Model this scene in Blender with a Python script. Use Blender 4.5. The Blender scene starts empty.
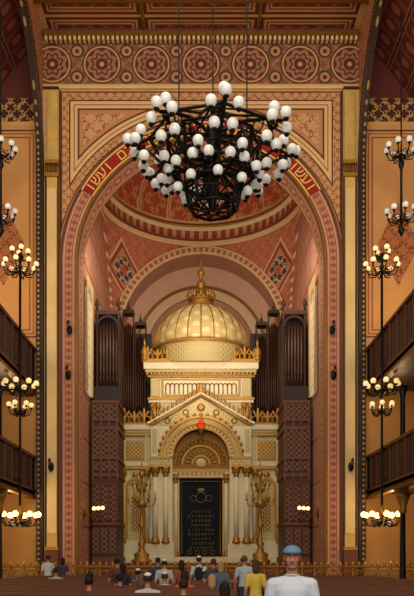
import bpy, math, random
from math import *
from mathutils import Vector, Matrix
random.seed(3)
sc=bpy.context.scene
try:
    sc.view_settings.view_transform='Standard'
except Exception: pass

# ------------------------------------------------------------------ colour / materials
def lin(h):
    h=h.lstrip('#'); o=[]
    for i in (0,2,4):
        c=int(h[i:i+2],16)/255.0
        o.append(c/12.92 if c<=.04045 else ((c+.055)/1.055)**2.4)
    return (o[0],o[1],o[2],1)

class E:
    def __init__(s,nt,k): s.nt=nt; s.k=k
    def op(s,o,b=None,c=None):
        n=s.nt.nodes.new('ShaderNodeMath'); n.operation=o
        for i,q in enumerate((s,b,c)):
            if q is None: continue
            if isinstance(q,E): s.nt.links.new(q.k,n.inputs[i])
            else: n.inputs[i].default_value=q
        return E(s.nt,n.outputs[0])
    def __add__(s,b): return s.op('ADD',b)
    def __radd__(s,b): return s.op('ADD',b)
    def __sub__(s,b): return s.op('SUBTRACT',b)
    def __rsub__(s,b): return (s*-1.0)+b
    def __mul__(s,b): return s.op('MULTIPLY',b)
    def __rmul__(s,b): return s.op('MULTIPLY',b)
    def __truediv__(s,b): return s.op('DIVIDE',b)
    def sin(s): return s.op('SINE')
    def cos(s): return s.op('COSINE')
    def abs(s): return s.op('ABSOLUTE')
    def fr(s): return s.op('FRACT')
    def sq(s): return s.op('SQRT')
    def lt(s,b): return s.op('LESS_THAN',b)
    def gt(s,b): return s.op('GREATER_THAN',b)
    def mn(s,b): return s.op('MINIMUM',b)
    def mx(s,b): return s.op('MAXIMUM',b)
    def at2(s,b): return s.op('ARCTAN2',b)
    def bd(s,a,b): return s.gt(a)*s.lt(b)
    def cf(s,p): return ((s/p).fr()-.5)*p   # centred repeat

def pmat(name,base,fn=None,rough=.75,metal=0,var=.12,vscale=1.5,bump=0,bscale=20,emit=None,spec=.3):
    m=bpy.data.materials.new(name); m.use_nodes=True; nt=m.node_tree
    b=nt.nodes['Principled BSDF']
    b.inputs['Roughness'].default_value=rough; b.inputs['Metallic'].default_value=metal
    b.inputs['Specular IOR Level'].default_value=spec
    tc=nt.nodes.new('ShaderNodeTexCoord'); sp=nt.nodes.new('ShaderNodeSeparateXYZ')
    nt.links.new(tc.outputs['Object'],sp.inputs[0])
    x,y,z=[E(nt,sp.outputs[i]) for i in range(3)]
    rgb=nt.nodes.new('ShaderNodeRGB'); rgb.outputs[0].default_value=lin(base); cur=rgb.outputs[0]
    if fn:
        for mask,h in fn(x,y,z):
            n=nt.nodes.new('ShaderNodeMix'); n.data_type='RGBA'
            nt.links.new(mask.k,n.inputs[0]); nt.links.new(cur,n.inputs[6]); n.inputs[7].default_value=lin(h)
            cur=n.outputs[2]
    if var>0:
        no=nt.nodes.new('ShaderNodeTexNoise'); no.inputs['Scale'].default_value=vscale; no.inputs['Detail'].default_value=6
        nt.links.new(tc.outputs['Object'],no.inputs['Vector'])
        k=E(nt,no.outputs[0])*(2*var)+(1-var)
        n=nt.nodes.new('ShaderNodeVectorMath'); n.operation='SCALE'
        nt.links.new(cur,n.inputs[0]); nt.links.new(k.k,n.inputs['Scale']); cur=n.outputs[0]
    nt.links.new(cur,b.inputs['Base Color'])
    if bump>0:
        no=nt.nodes.new('ShaderNodeTexNoise'); no.inputs['Scale'].default_value=bscale
        nt.links.new(tc.outputs['Object'],no.inputs['Vector'])
        bp=nt.nodes.new('ShaderNodeBump'); bp.inputs['Strength'].default_value=bump
        nt.links.new(no.outputs[0],bp.inputs['Height']); nt.links.new(bp.outputs[0],b.inputs['Normal'])
    if emit:
        b.inputs['Emission Color'].default_value=lin(emit[0]); b.inputs['Emission Strength'].default_value=emit[1]
    return m

AZ=14.1  # great arch springing height
def arab(u,v,k,t=.3):
    return ((u*k).sin()+(v*k).cos()+((u*k*2.1).cos()*(v*k*2.1).sin())*.9).abs().lt(t)
def f_front(x,y,z):
    ax=x.abs(); zz=(z-AZ).mx(0.0); r=(ax*ax+zz*zz).sq()
    d=(5.95-ax).mn(21.35-z).mn(r-6.05)
    L=[]
    L.append((d.bd(.0,.06),'#5c2a1c')); L.append((d.bd(.06,.36),'#c4935f'))
    L.append((d.bd(.06,.36)*arab(x,z,16,.5),'#9c5a3a'))
    L.append((d.bd(.36,.42),'#5c2c1c')); L.append((d.bd(.42,.72),'#d8b276')); L.append((d.bd(.55,.6),'#a3653a'))
    L.append((d.bd(.72,.8),'#6e3622')); L.append((d.gt(.8),'#ca9964')); L.append((d.gt(.95)*arab(x,z,9,.42),'#a4623f'))
    L.append((d.bd(.8,.95),'#bb8154'))
    L.append((ax.gt(5.95),'#cfa668')); L.append((ax.gt(5.95)*((z/.5).fr().lt(.06)),'#b98c4c'))
    L.append((ax.bd(5.95,6.02),'#4d2c18'))
    u=(x+1.05).cf(2.1); v=z-22.5; rr=(u*u+v*v).sq(); th=v.at2(u); p=rr+(th*8.0).cos()*.06
    u2=x.cf(2.1); r2=(u2*u2+(v.abs()-.55)*(v.abs()-.55)).sq()
    F=z.gt(21.45)
    L.append((F,'#84503c')); L.append((F*arab(x,z,13,.45),'#a8744e'))
    L.append((F*r2.lt(.3),'#4a4232')); L.append((F*r2.lt(.2),'#b98a54')); L.append((F*r2.lt(.1),'#6e2a1e'))
    L.append((F*rr.lt(.84),'#5e2e22')); L.append((F*rr.bd(.7,.77),'#c4965f')); L.append((F*p.lt(.6),'#a06a4c'))
    L.append((F*p.bd(.36,.44),'#47281e')); L.append((F*rr.lt(.26),'#5e2a20')); L.append((F*rr.lt(.1),'#c4965f'))
    L.append((z.bd(21.42,21.56),'#3f2217')); L.append((z.bd(21.56,21.66),'#cfa165')); L.append((z.bd(23.38,23.46),'#cfa165'))
    return L
M_front=pmat('arch_wall_paint','#ca9d68',f_front,var=.1)
def f_legs(x,y,z):
    zz=(z-AZ).mx(0.0); r=(x*x+zz*zz).sq(); a=zz.at2(x.abs()); s=a*5.5+(z.mn(AZ))
    u=s.cf(.3); v=r-5.6; q=u.abs()+v.abs()*.8
    return [(q.lt(.12),'#96543f'),(v.abs().bd(.13,.17),'#8a4b38'),(v.abs().bd(.17,.21),'#d4a277'),(v.abs().gt(.25),'#864c3c')]
M_legs=pmat('arch_band_pink','#b87e65',f_legs)
M_textband=pmat('inscription_red','#951c10',lambda x,y,z:[],var=.1)
M_letter=pmat('gold_leaf_letters','#e6bc60',None,rough=.5,var=.05)
def f_soffit(x,y,z):
    zz=(z-AZ).mx(0.0); a=zz.at2(x.abs()); s=a*5.2+z.mn(AZ); u=s.cf(.6); v=y-30.6
    q=(u*u+v*v).sq()
    return [(v.abs().gt(.5),'#8a5040'),(v.abs().bd(.42,.47),'#d8ac80'),(q.lt(.24),'#a4654f'),(q.lt(.12),'#d8ac80')]
M_soffit=pmat('arch_soffit_paint','#c0896c',f_soffit)
def f_side(x,y,z):
    yy=(y-24.6+5.4).cf(10.8); zz=(z-18.1).mx(0.0); r=(yy*yy+zz*zz).sq()-5.0
    return [(arab(y,z,8,.4),'#9c5e40'),(r.bd(.0,.08),'#2f1c14'),(r.bd(.08,.3),'#b9954e'),(r.bd(.3,.38),'#4a2418'),(r.bd(.38,.7),'#cb9a6c'),(r.bd(.7,.78),'#6b3422')]
M_side=pmat('nave_side_paint','#bb8054',f_side)
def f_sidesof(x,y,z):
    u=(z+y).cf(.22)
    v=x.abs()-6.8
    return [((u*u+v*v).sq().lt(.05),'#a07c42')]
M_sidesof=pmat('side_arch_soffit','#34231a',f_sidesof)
def f_ceil(x,y,z):
    ax=x.abs()
    du=(2.42-ax).abs().mn(6.5-ax)
    v=(y-29.15).cf(1.7); dv=.85-v.abs(); d=du.mn(dv)
    g=((x.cf(.3).abs().gt(.12)).mx(y.cf(.3).abs().gt(.12)))
    return [(arab(x,y,9,.4),'#9a5c3e'),(d.lt(.5),'#87452f'),(d.bd(.4,.46),'#d0a066'),(d.bd(.24,.3),'#d0a066'),(d.lt(.16),'#5a2419'),(d.lt(.07),'#c89a5a'),
            (y.lt(28.25),'#5c1f18'),(y.lt(28.25)*g,'#93603c')]
M_ceil=pmat('coffer_paint','#6e3424',f_ceil)
def f_aceil(x,y,z):
    u=x.cf(.8).abs(); v=y.cf(.8).abs()
    return [((u*u+v*v).sq().lt(.17),'#945038'),(u.mx(v).gt(.33),'#8e5c40'),(u.mx(v).gt(.37),'#3a1a14')]
M_aceil=pmat('aisle_ceiling_paint','#64241c',f_aceil)
def f_aend(x,y,z):
    u=x.abs()-6.85; d=(u-.15).mn(19.9-z).mn(z-11)
    uu=(z-15.0); q=((u-1.6).abs()+uu.abs()*.5)
    L=[(d.bd(0,.07),'#5a301c'),(d.bd(.14,.2),'#9c5a34'),(d.bd(.3,.36),'#8c4a2a'),(d.gt(.36),'#c68f54'),(d.gt(.36)*q.lt(.9),'#ae6c40'),(q.lt(.9)*arab(x,z,10,.4),'#7a4028'),
       (z.gt(20.2),'#46241c'),(z.gt(20.2)*arab(x,z,11,.5),'#b88a52'),(z.bd(20.1,20.25),'#c99a5a'),(z.gt(21.25),'#5c2a20'),(z.lt(9),'#ad7f48')]
    return L
M_aend=pmat('aisle_end_paint','#c69054',f_aend)
M_outer=pmat('aisle_plaster','#b08350',lambda x,y,z:[(z.cf(3).abs().lt(.08),'#6e3a2a')])
def f_floor(x,y,z):
    a=(x/.6).fr().gt(.5); b=(y/.6).fr().gt(.5); c=(a-b).abs()
    return [(c,'#8d5b42')]
M_floor=pmat('stone_floor','#a98a68',f_floor,rough=.35)
M_marble=pmat('cream_marble','#dbb97c',lambda x,y,z:[],var=.22,vscale=1.2,rough=.4)
M_gmarble=pmat('gold_marble','#cba256',lambda x,y,z:[],var=.3,vscale=2.2,rough=.4)
M_gold=pmat('gilding','#ab7c32',None,rough=.48,metal=.55,var=.25,vscale=9,bump=.5,bscale=30)
M_goldd=pmat('old_gilding','#80581f',None,rough=.5,metal=.5,var=.3,vscale=7,bump=.6,bscale=25)
M_white=pmat('ivory_stone','#dccda2',None,rough=.6,var=.12,vscale=3)
M_ivory2=pmat('ivory_carved','#d0bc82',lambda x,y,z:[(((x*24).sin()*(z*24).sin()+(x*49).cos()*.4).abs().lt(.25),'#aa8844')],rough=.6,var=.1)
M_lattg=pmat('gold_lattice','#5d3a18',lambda x,y,z:[(((x+z).cf(.22).abs().lt(.05)).mx((x-z).cf(.22).abs().lt(.05)),'#c29a48')],rough=.5,var=.1)
M_iron=pmat('black_iron','#1a1510',None,rough=.45,metal=.5,var=.1)
M_globe=pmat('opal_glass','#e6e4dc',None,rough=.25,var=0,emit=('#fff6e6',.12),spec=.5)
M_lampu=pmat('warm_opal_glass','#f2e2bc',None,rough=.25,var=0,emit=('#ffd88c',.75))
M_lamp=pmat('lit_opal_glass','#fff0c8',None,rough=.25,var=0,emit=('#ffd27c',3.0))
M_wood=pmat('walnut','#4e2a18',lambda x,y,z:[],rough=.5,var=.25,vscale=4)
M_woodd=pmat('dark_walnut','#2e1b10',None,rough=.5,var=.25,vscale=4)
M_woodr=pmat('red_walnut','#6a3c22',None,rough=.5,var=.2,vscale=4)
M_latt=pmat('lattice_wood','#371d10',lambda x,y,z:[(((x+y+z).cf(.26).abs().lt(.035)).mx((x+y-z).cf(.26).abs().lt(.035)),'#835632')],rough=.55)
M_paraf=pmat('gallery_parapet_wood','#2e1a10',lambda x,y,z:[(y.cf(.5).abs().lt(.06),'#6a4426'),(z.cf(.42).abs().lt(.025),'#5e3920')],rough=.55)
M_pipe=pmat('organ_pipe_metal','#503828',None,rough=.35,metal=.5,var=.2)
M_curtain=pmat('velvet_curtain','#10161a',None,rough=.9,var=.1)
M_thread=pmat('gold_thread','#7a683c',None,rough=.7,var=.1)
M_glass=pmat('window_glass','#cfc8b0',lambda x,y,z:[(y.cf(.3).abs().lt(.03),'#3a2b1f'),(z.cf(.45).abs().lt(.03),'#3a2b1f')],rough=.3,emit=('#d8d2bc',.3))
M_red=pmat('ruby_glass','#d0301a',None,rough=.2,var=0,emit=('#ff3a18',.7))
def f_pend(x,y,z):
    u=x.abs()-4.5; v=z-18.3; q=u.abs()*1.1+v.abs()*.75; qq=(u*u+v*v*.6).sq()
    return [(arab(x,z,12,.35),'#a85f42'),(q.lt(1.0),'#dcb080'),(q.lt(.9),'#914a34'),(q.lt(.72),'#c4825a'),(qq.lt(.46),'#3b4450'),(qq.lt(.46)*arab(x,z,14,.6),'#cda06c'),(qq.lt(.16),'#c0562c')]
M_pend=pmat('pendentive_paint','#c07452',f_pend)
def f_dome(x,y,z):
    Y=y-36.5; R=(x*x+Y*Y).sq(); th=Y.at2(x)
    a=(th).cf(pi/8); h=z-19.9
    L=[(h.gt(1.3)*arab(th*5,h,6,.45),'#d69a68'),(h.gt(1.3)*(a.abs().gt(pi/16-.025)),'#e6c892'),
       (h.bd(0,.25),'#dcb27c'),(h.bd(.25,.33),'#7a3c28'),(h.bd(.33,.8),'#cc8f64'),(h.bd(.33,.8)*(th.cf(pi/30).abs().lt(pi/110)),'#8f4630'),
       (h.bd(.8,.95),'#e6cc98'),(h.bd(.95,1.2),'#a0563c'),(h.bd(1.2,1.32),'#e6cc98')]
    return L
M_dome=pmat('dome_paint','#bf5c3a',f_dome)
def f_lun(x,y,z):
    return [(arab(y,z,6,.3),'#b07254'),(z.cf(2.0).abs().lt(.05),'#8a5038'),(y.cf(1.6).abs().lt(.03),'#8a5038')]
M_lun=pmat('sanctuary_wall_paint','#c08a6c',f_lun)
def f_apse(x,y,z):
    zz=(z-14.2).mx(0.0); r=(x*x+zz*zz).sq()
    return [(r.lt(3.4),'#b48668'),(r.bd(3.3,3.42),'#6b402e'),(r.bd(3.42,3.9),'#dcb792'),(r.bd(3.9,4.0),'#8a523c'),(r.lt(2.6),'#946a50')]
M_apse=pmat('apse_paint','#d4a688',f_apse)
M_rarch=pmat('rear_arch_band','#a86650',lambda x,y,z:[((x.abs().at2(z-14.7)*5).cf(.35).abs().lt(.07),'#dcae82')])
M_adome=pmat('ark_dome_enamel','#c8b070',lambda x,y,z:[((((y-39.5).at2(x)*16).sin()*(z*9).sin()).gt(.35),'#dfcc94')],rough=.55,metal=0.1,var=.12,vscale=4)
M_carpet=pmat('red_brown_carpet','#6d3326',lambda x,y,z:[(arab(x,y,7,.3),'#8d5a3c')])

# ------------------------------------------------------------------ mesh builder
class MB:
    def __init__(s): s.v=[];s.f=[];s.m=[];s.sm=[];s.mats=[];s.M=Matrix()
    def mi(s,m):
        if m not in s.mats: s.mats.append(m)
        return s.mats.index(m)
    def add(s,vs,fs,mat,smooth=False):
        o=len(s.v); i=s.mi(mat)
        s.v+= [tuple(s.M@Vector(p)) for p in vs]
        for f in fs: s.f.append([o+k for k in f]); s.m.append(i); s.sm.append(smooth)
    def box(s,x0,x1,y0,y1,z0,z1,mat):
        v=[(x,y,z) for x in (x0,x1) for y in (y0,y1) for z in (z0,z1)]
        s.add(v,[(0,1,3,2),(4,6,7,5),(0,4,5,1),(2,3,7,6),(0,2,6,4),(1,5,7,3)],mat)
    def lathe(s,prof,cx,cy,mat,n=14,smooth=True,z=0,rmod=None):
        vs=[];fs=[]
        for (r,h) in prof:
            for k in range(n):
                a=2*pi*k/n; rr=r*(rmod(a,h) if rmod else 1)
                vs.append((cx+rr*cos(a),cy+rr*sin(a),z+h))
        for i in range(len(prof)-1):
            for k in range(n):
                k2=(k+1)%n
                fs.append((i*n+k,i*n+k2,(i+1)*n+k2,(i+1)*n+k))
        fs.append(tuple(range(n))[::-1]); fs.append(tuple((len(prof)-1)*n+k for k in range(n)))
        s.add(vs,fs,mat,smooth)
    def ell(s,c,r,mat,n=12,m=8,smooth=True,R=None):
        if not hasattr(r,'__len__'): r=(r,r,r)
        vs=[(0,0,-1)];fs=[]
        for i in range(1,m):
            t=-pi/2+pi*i/m
            for k in range(n): a=2*pi*k/n; vs.append((cos(t)*cos(a),cos(t)*sin(a),sin(t)))
        vs.append((0,0,1)); T=len(vs)-1
        for k in range(n):
            k2=(k+1)%n
            fs.append((0,1+k2,1+k)); fs.append((T,1+(m-2)*n+k,1+(m-2)*n+k2))
            for i in range(m-2): fs.append((1+i*n+k,1+i*n+k2,1+(i+1)*n+k2,1+(i+1)*n+k))
        out=[]
        for p in vs:
            q=Vector((p[0]*r[0],p[1]*r[1],p[2]*r[2]))
            if R: q=R@q
            out.append(tuple(q+Vector(c)))
        s.add(out,fs,mat,smooth)
    def tube(s,pts,r,mat,n=6,closed=False,smooth=True):
        P=[Vector(p) for p in pts]; N=len(P); vs=[];fs=[]
        for i,p in enumerate(P):
            if closed: t=P[(i+1)%N]-P[i-1]
            else: t=P[min(i+1,N-1)]-P[max(i-1,0)]
            t.normalize()
            up=Vector((0,0,1)) if abs(t.z)<.9 else Vector((0,1,0))
            a=t.cross(up).normalized(); b=t.cross(a)
            rr=r[i] if hasattr(r,'__len__') else r
            for k in range(n):
                g=2*pi*k/n; vs.append(tuple(p+a*rr*cos(g)+b*rr*sin(g)))
        for i in range(N if closed else N-1):
            j=(i+1)%N
            for k in range(n):
                k2=(k+1)%n; fs.append((i*n+k,i*n+k2,j*n+k2,j*n+k))
        if not closed: fs.append(tuple(range(n))); fs.append(tuple((N-1)*n+k for k in range(n))[::-1])
        s.add(vs,fs,mat,smooth)
    def ring(s,c,R,r,mat,plane='xz',n=14,m=5,sx=1,a0=0,a1=2*pi):
        full=abs(a1-a0-2*pi)<1e-6
        pts=[]
        cnt=n if full else n+1
        for k in range(cnt):
            a=a0+(a1-a0)*k/n; u=R*cos(a)*sx; w=R*sin(a)
            if plane=='xz': pts.append((c[0]+u,c[1],c[2]+w))
            elif plane=='yz': pts.append((c[0],c[1]+u,c[2]+w))
            else: pts.append((c[0]+u,c[1]+w,c[2]))
        s.tube(pts,r,mat,m,closed=full)
    def archwall(s,u0,u1,cu,R,zs,z0,zt,w0,w1,mp,mf,ms,mb=None,n=40):
        A=[(cu-R*cos(pi*i/n),zs+R*sin(pi*i/n)) for i in range(n+1)]
        for w,m in ((w0,mf),(w1,mb or mf)):
            vs=[];fs=[]
            def q(a,b,c,d):
                o=len(vs); vs.extend([mp(p[0],w,p[1]) for p in (a,b,c,d)]); fs.append((o,o+1,o+2,o+3))
            if cu-R>u0: q((u0,z0),(cu-R,z0),(cu-R,zt),(u0,zt))
            if cu+R<u1: q((cu+R,z0),(u1,z0),(u1,zt),(cu+R,zt))
            for i in range(n): q(A[i],A[i+1],(A[i+1][0],zt),(A[i][0],zt))
            s.add(vs,fs,m)
        B=[(cu-R,z0)]+A+[(cu+R,z0)]; vs=[];fs=[]
        for p in B: vs.append(mp(p[0],w0,p[1])); vs.append(mp(p[0],w1,p[1]))
        for i in range(len(B)-1): fs.append((2*i,2*i+1,2*i+3,2*i+2))
        s.add(vs,fs,ms)
    def band(s,cu,zs,R0,R1,w0,w1,mp,mat,a0=0,a1=pi,z0=None,n=48):
        pts=[]
        for i in range(n+1):
            a=a0+(a1-a0)*i/n
            pts.append(((cu+R0*cos(a),zs+R0*sin(a)),(cu+R1*cos(a),zs+R1*sin(a))))
        if z0 is not None:
            pts=[((cu+R0,z0),(cu+R1,z0))]+pts+[((cu-R0,z0),(cu-R1,z0))]
        vs=[];fs=[]
        for a,b in pts:
            vs+=[mp(a[0],w0,a[1]),mp(b[0],w0,b[1]),mp(b[0],w1,b[1]),mp(a[0],w1,a[1])]
        for i in range(len(pts)-1):
            o=4*i
            for k in range(4): k2=(k+1)%4; fs.append((o+k,o+k2,o+4+k2,o+4+k))
        fs.append((0,1,2,3)); o=4*(len(pts)-1); fs.append((o+3,o+2,o+1,o))
        s.add(vs,fs,mat)
    def build(s,name,parent=None,loc=None,rot=None):
        me=bpy.data.meshes.new(name); me.from_pydata(s.v,[],s.f)
        for m in s.mats: me.materials.append(m)
        me.polygons.foreach_set('material_index',s.m); me.polygons.foreach_set('use_smooth',s.sm)
        me.update(); ob=bpy.data.objects.new(name,me); sc.collection.objects.link(ob)
        if parent: ob.parent=parent
        if loc: ob.location=loc
        if rot: ob.rotation_euler=(0,0,rot)
        return ob
mpF=lambda u,w,z:(u,w,z)      # wall facing -Y
def mpS(u,w,z): return (w,u,z)  # wall running along Y

_g={}
def glyph(ch):
    if ch in _g: return _g[ch]
    try:
        c=bpy.data.curves.new('g','FONT'); c.body=ch; c.extrude=.02; c.size=1; c.align_x='CENTER'
        o=bpy.data.objects.new('g',c); sc.collection.objects.link(o)
        dg=bpy.context.evaluated_depsgraph_get(); me=bpy.data.meshes.new_from_object(o.evaluated_get(dg))
        r=([tuple(v.co) for v in me.vertices],[tuple(p.vertices) for p in me.polygons])
        bpy.data.objects.remove(o); bpy.data.curves.remove(c); bpy.data.meshes.remove(me)
    except Exception as ex:
        print('glyph',ex); r=([],[])
    _g[ch]=r; return r
def put_glyph(mb,ch,x,y,z,size,ang,mat):
    vs,fs=glyph(ch)
    if not vs: return
    cx=(min(v[0] for v in vs)+max(v[0] for v in vs))/2
    out=[]
    for v in vs:
        u=(v[0]-cx)*size; w=(v[1]-.3)*size
        out.append((x+u*cos(ang)-w*sin(ang),y-v[2]*size,z+u*sin(ang)+w*cos(ang)))
    mb.add(out,fs,mat)

HW=6.7; WT=.2
# ------------------------------------------------------------------ room shell
b=MB(); b.box(-15,15,-4,46,-.3,0,M_floor); b.build('floor')
b=MB(); b.box(-8.6,8.6,27.7,31.4,0,.62,M_carpet); b.box(-5.15,5.15,31.4,32.4,0,.95,M_carpet); b.box(-5.25,5.25,32.4,43.5,0,1.3,M_carpet)
b.build('platform_sanctuary')  # raised carpeted platform in steps, overlapping the side and arch walls
b=MB(); b.box(-HW,HW,-4,30.1,23.9,24.2,M_ceil)
for yy in (29.96,24.85,20,15,10,5): b.box(-HW,HW,yy-.1,yy+.1,23.72,23.9,M_woodr)
b.box(-HW,HW,28.2,28.36,23.8,23.9,M_goldd)
for xx in (-2.42,2.42): b.box(xx-.05,xx+.05,-4,29.9,23.82,23.9,M_goldd)
b.build('ceiling')
b=MB()
for sx in (-1,1):
    X=[sx*(HW+WT),sx*9.0,sx*15]
    b.add([(X[0],-4,23.8),(X[0],30.3,23.8),(X[1],30.3,21.3),(X[1],-4,21.3),(X[2],30.3,21.3),(X[2],-4,21.3)],[(0,1,2,3),(3,2,4,5)],M_aceil)
b.build('ceiling_aisles')
b=MB(); b.archwall(-HW,HW,0,5.2,AZ,0,24.1,30,31.2,mpF,M_front,M_soffit,M_lun,n=64); b.build('wall_chancel_arch')
for sx,nm in ((-1,'left'),(1,'right')):
    b=MB()
    for c in (24.6,13.8,3.0):
        b.archwall(c-5.4,c+5.4,c,5.0,18.1,0,24.0,sx*HW,sx*(HW+WT),mpS,M_side,M_sidesof,M_outer,n=40)
        b.band(c,18.1,5.02,5.12,sx*HW,sx*(HW-.08),mpS,M_woodd,z0=.7)
        b.band(c,18.1,5.32,5.38,sx*HW,sx*(HW-.06),mpS,M_woodd,z0=.7)
        for i in range(100):
            a=pi*i/100; b.ell((sx*(HW-.06),c+5.06*cos(a),18.1+5.06*sin(a)),.05,M_goldd,6,4)
        for i in range(96): b.ell((sx*(HW-.06),c+5.06,.9+i*.18),.045,M_goldd,6,4)
    b.build('wall_'+nm)
    b=MB(); b.box(*(sorted((sx*(HW+WT),sx*15))),30.3,30.6,0,24,M_aend)
    b.build('wall_aisle_end_'+nm)
    b=MB(); b.box(*(sorted((sx*14.6,sx*15))),-4,30.3,0,21.3,M_outer); b.build('wall_outer_'+nm)

b=MB()
b.box(-6.6,6.6,29.72,30,23.5,23.7,M_goldd); b.box(-6.6,6.6,29.8,30,23.35,23.5,M_woodr)
for i in range(66): x=-6.5+i*.2; b.box(x-.05,x+.05,29.66,29.9,23.3,23.46,M_marble)
b.box(-6.0,6.0,29.88,30,21.4,21.5,M_marble)
b.build('trim_cornice')
b=MB()
b.band(0,AZ,5.2,5.3,29.86,29.99,mpF,M_goldd,z0=.62,n=64)
b.band(0,AZ,5.3,5.9,29.93,29.99,mpF,M_legs,z0=.62,n=64)
b.band(0,AZ,5.9,5.98,29.86,29.99,mpF,M_woodr,z0=.62,n=64)
b.band(0,AZ,5.3,5.9,29.9,29.95,mpF,M_textband,a0=radians(31),a1=radians(149),n=60)
b.band(0,AZ,5.84,5.9,29.87,29.95,mpF,M_letter,a0=radians(31),a1=radians(149),n=60); b.band(0,AZ,5.3,5.36,29.87,29.95,mpF,M_letter,a0=radians(31),a1=radians(149),n=60)
txt="ועשו לי מקדש ושכנתי בתוכם ועשו"
T=list(txt); n=len(T)
for i,ch in enumerate(T):
    if ch==' ': continue
    a=radians(34+112*i/(n-1))
    put_glyph(b,ch,5.6*cos(a),29.88,AZ+5.6*sin(a),.62,a-pi/2,M_letter)
b.build('trim_arch_inscription')
for sx in (-1,1):
    b=MB(); cx=sx*6.27; Y1=29.98
    b.box(cx-.28,cx+.28,29.7,Y1,.62,1.9,M_woodr); b.box(cx-.29,cx+.29,29.66,Y1,1.9,2.05,M_gold)
    b.box(cx-.28,cx+.28,29.78,Y1,2.05,17.6,M_gmarble)
    b.box(cx-.2,cx+.2,29.72,29.8,2.6,17.1,M_marble)
    for e in (-.25,.25): b.tube([(cx+e,29.78,2.05),(cx+e,29.78,17.6)],.03,M_woodd,6)
    b.box(cx-.29,cx+.29,29.68,Y1,17.6,17.75,M_gold)
    for k in range(5): b.ell((cx-.22+k*.11,29.74,17.95),(.065,.08,.2),M_goldd,8,6)
    b.box(cx-.29,cx+.29,29.7,Y1,18.15,18.3,M_gold)
    b.box(cx-.22,cx+.22,29.86,Y1,18.3,21.3,M_gmarble)
    b.build('corner_pilaster')

# ------------------------------------------------------------------ sanctuary (domed bay)
CY=36.5; H=5.3; SZ=14.7
b=MB(); vs=[];fs=[]; N=96; K=8; RS=H*sqrt(2)
for i in range(N):
    a=2*pi*i/N; dm=H/max(abs(cos(a)),abs(sin(a)))
    for k in range(K+1):
        r=H-.0+ (dm-H)*k/K; vs.append((r*cos(a),CY+r*sin(a),SZ+sqrt(max(RS*RS-r*r,0))))
for i in range(N):
    j=(i+1)%N
    for k in range(K): fs.append((i*(K+1)+k,j*(K+1)+k,j*(K+1)+k+1,i*(K+1)+k+1))
b.add(vs,fs,M_pend,True); b.build('ceiling_pendentives')
b=MB(); Z0=SZ+H
prof=[(5.3,0),(5.15,.02),(5.15,.25),(5.0,.27),(5.0,.33),(5.05,.35),(5.05,.8),(4.85,.83),(4.85,.95),(4.95,.97),(4.95,1.3)]
for i in range(1,13):
    t=i/12*pi/2; prof.append((4.95*cos(t)+.001,1.3+3.2*sin(t)))
vs=[];fs=[];n=96
for r,h in prof:
    for k in range(n): vs.append((r*cos(2*pi*k/n),CY+r*sin(2*pi*k/n),Z0+h-.06))
for i in range(len(prof)-1):
    for k in range(n): fs.append((i*n+k,i*n+(k+1)%n,(i+1)*n+(k+1)%n,(i+1)*n+k))
b.add(vs,fs,M_dome,True)
b.ring((0,CY,Z0-.02),5.25,.1,M_marble,'xy',96,6); b.ring((0,CY,Z0+.9),4.85,.08,M_gold,'xy',96,6)
for k in range(16):
    a=2*pi*k/16; b.tube([(4.9*cos(t)*cos(a),CY+4.9*cos(t)*sin(a),Z0+1.25+3.2*sin(t)) for t in [i/8*pi/2*.95 for i in range(9)]],.05,M_marble,5)
b.build('ceiling_dome')
for sx,nm in ((-1,'left'),(1,'right')):
    b=MB(); b.box(*sorted((sx*H,sx*(H+.3))),31.2,43.6,0,20.1,M_lun)
    b.band(CY,SZ,4.9,5.28,sx*H,sx*(H-.15),mpS,M_rarch)
    b.build('wall_sanctuary_'+nm)
    b=MB(); x=sx*(H-.02)
    b.archwall(32.0,34.0,33.0,.65,13.4,9.2,14.5,sx*(H-.14),x,mpS,M_marble,M_marble,n=16)
    b.box(*sorted((sx*(H-.04),x)),32.35,33.65,9.2,14.0,M_glass)
    b.build('window_1' if sx<0 else 'window_2')
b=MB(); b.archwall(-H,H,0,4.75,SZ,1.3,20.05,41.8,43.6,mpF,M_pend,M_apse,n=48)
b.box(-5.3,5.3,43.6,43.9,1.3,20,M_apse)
b.band(0,SZ,4.72,4.85,41.66,41.8,mpF,M_marble,z0=9); b.band(0,SZ,4.85,5.12,41.72,41.8,mpF,M_rarch,z0=9); b.band(0,SZ,5.12,5.2,41.64,41.8,mpF,M_marble,z0=9)
b.band(0,14.2,3.3,3.5,43.4,43.6,mpF,M_marble,z0=9); b.band(0,14.2,3.9,4.05,43.45,43.6,mpF,M_goldd,z0=9)
b.band(0,14.2,2.5,2.65,43.45,43.6,mpF,M_goldd,z0=9)
b.build('wall_apse')

# ------------------------------------------------------------------ ark
b=MB(); F=37.3
def crest(b,x0,x1,y,z,h,unit=.42):
    n=max(1,int(round((x1-x0)/unit))); u=(x1-x0)/n
    b.box(x0,x1,y-.06,y+.06,z,z+.08,M_gold)
    for i in range(n):
        c=x0+u*(i+.5); hh=h*(1 if i%2==0 else .82)
        b.ring((c-u*.24,y,z+h*.3),h*.2,.05,M_gold,'xz',8,4); b.ring((c+u*.24,y,z+h*.3),h*.2,.05,M_gold,'xz',8,4)
        b.ell((c,y,z+hh*.5),(u*.2,.07,hh*.48),M_gold,7,6)
        b.ell((c-u*.3,y,z+hh*.6),(u*.12,.05,h*.25),M_gold,6,5,R=Matrix.Rotation(-.5,3,'Y'))
        b.ell((c+u*.3,y,z+hh*.6),(u*.12,.05,h*.25),M_gold,6,5,R=Matrix.Rotation(.5,3,'Y'))
def cresty(b,y0,y1,x,z,h):
    n=int((y1-y0)/.45)
    for i in range(n):
        c=y0+(i+.5)*(y1-y0)/n; b.ell((x,c,z+h*.45),(.06,.16,h*.45),M_gold,6,5)
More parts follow.
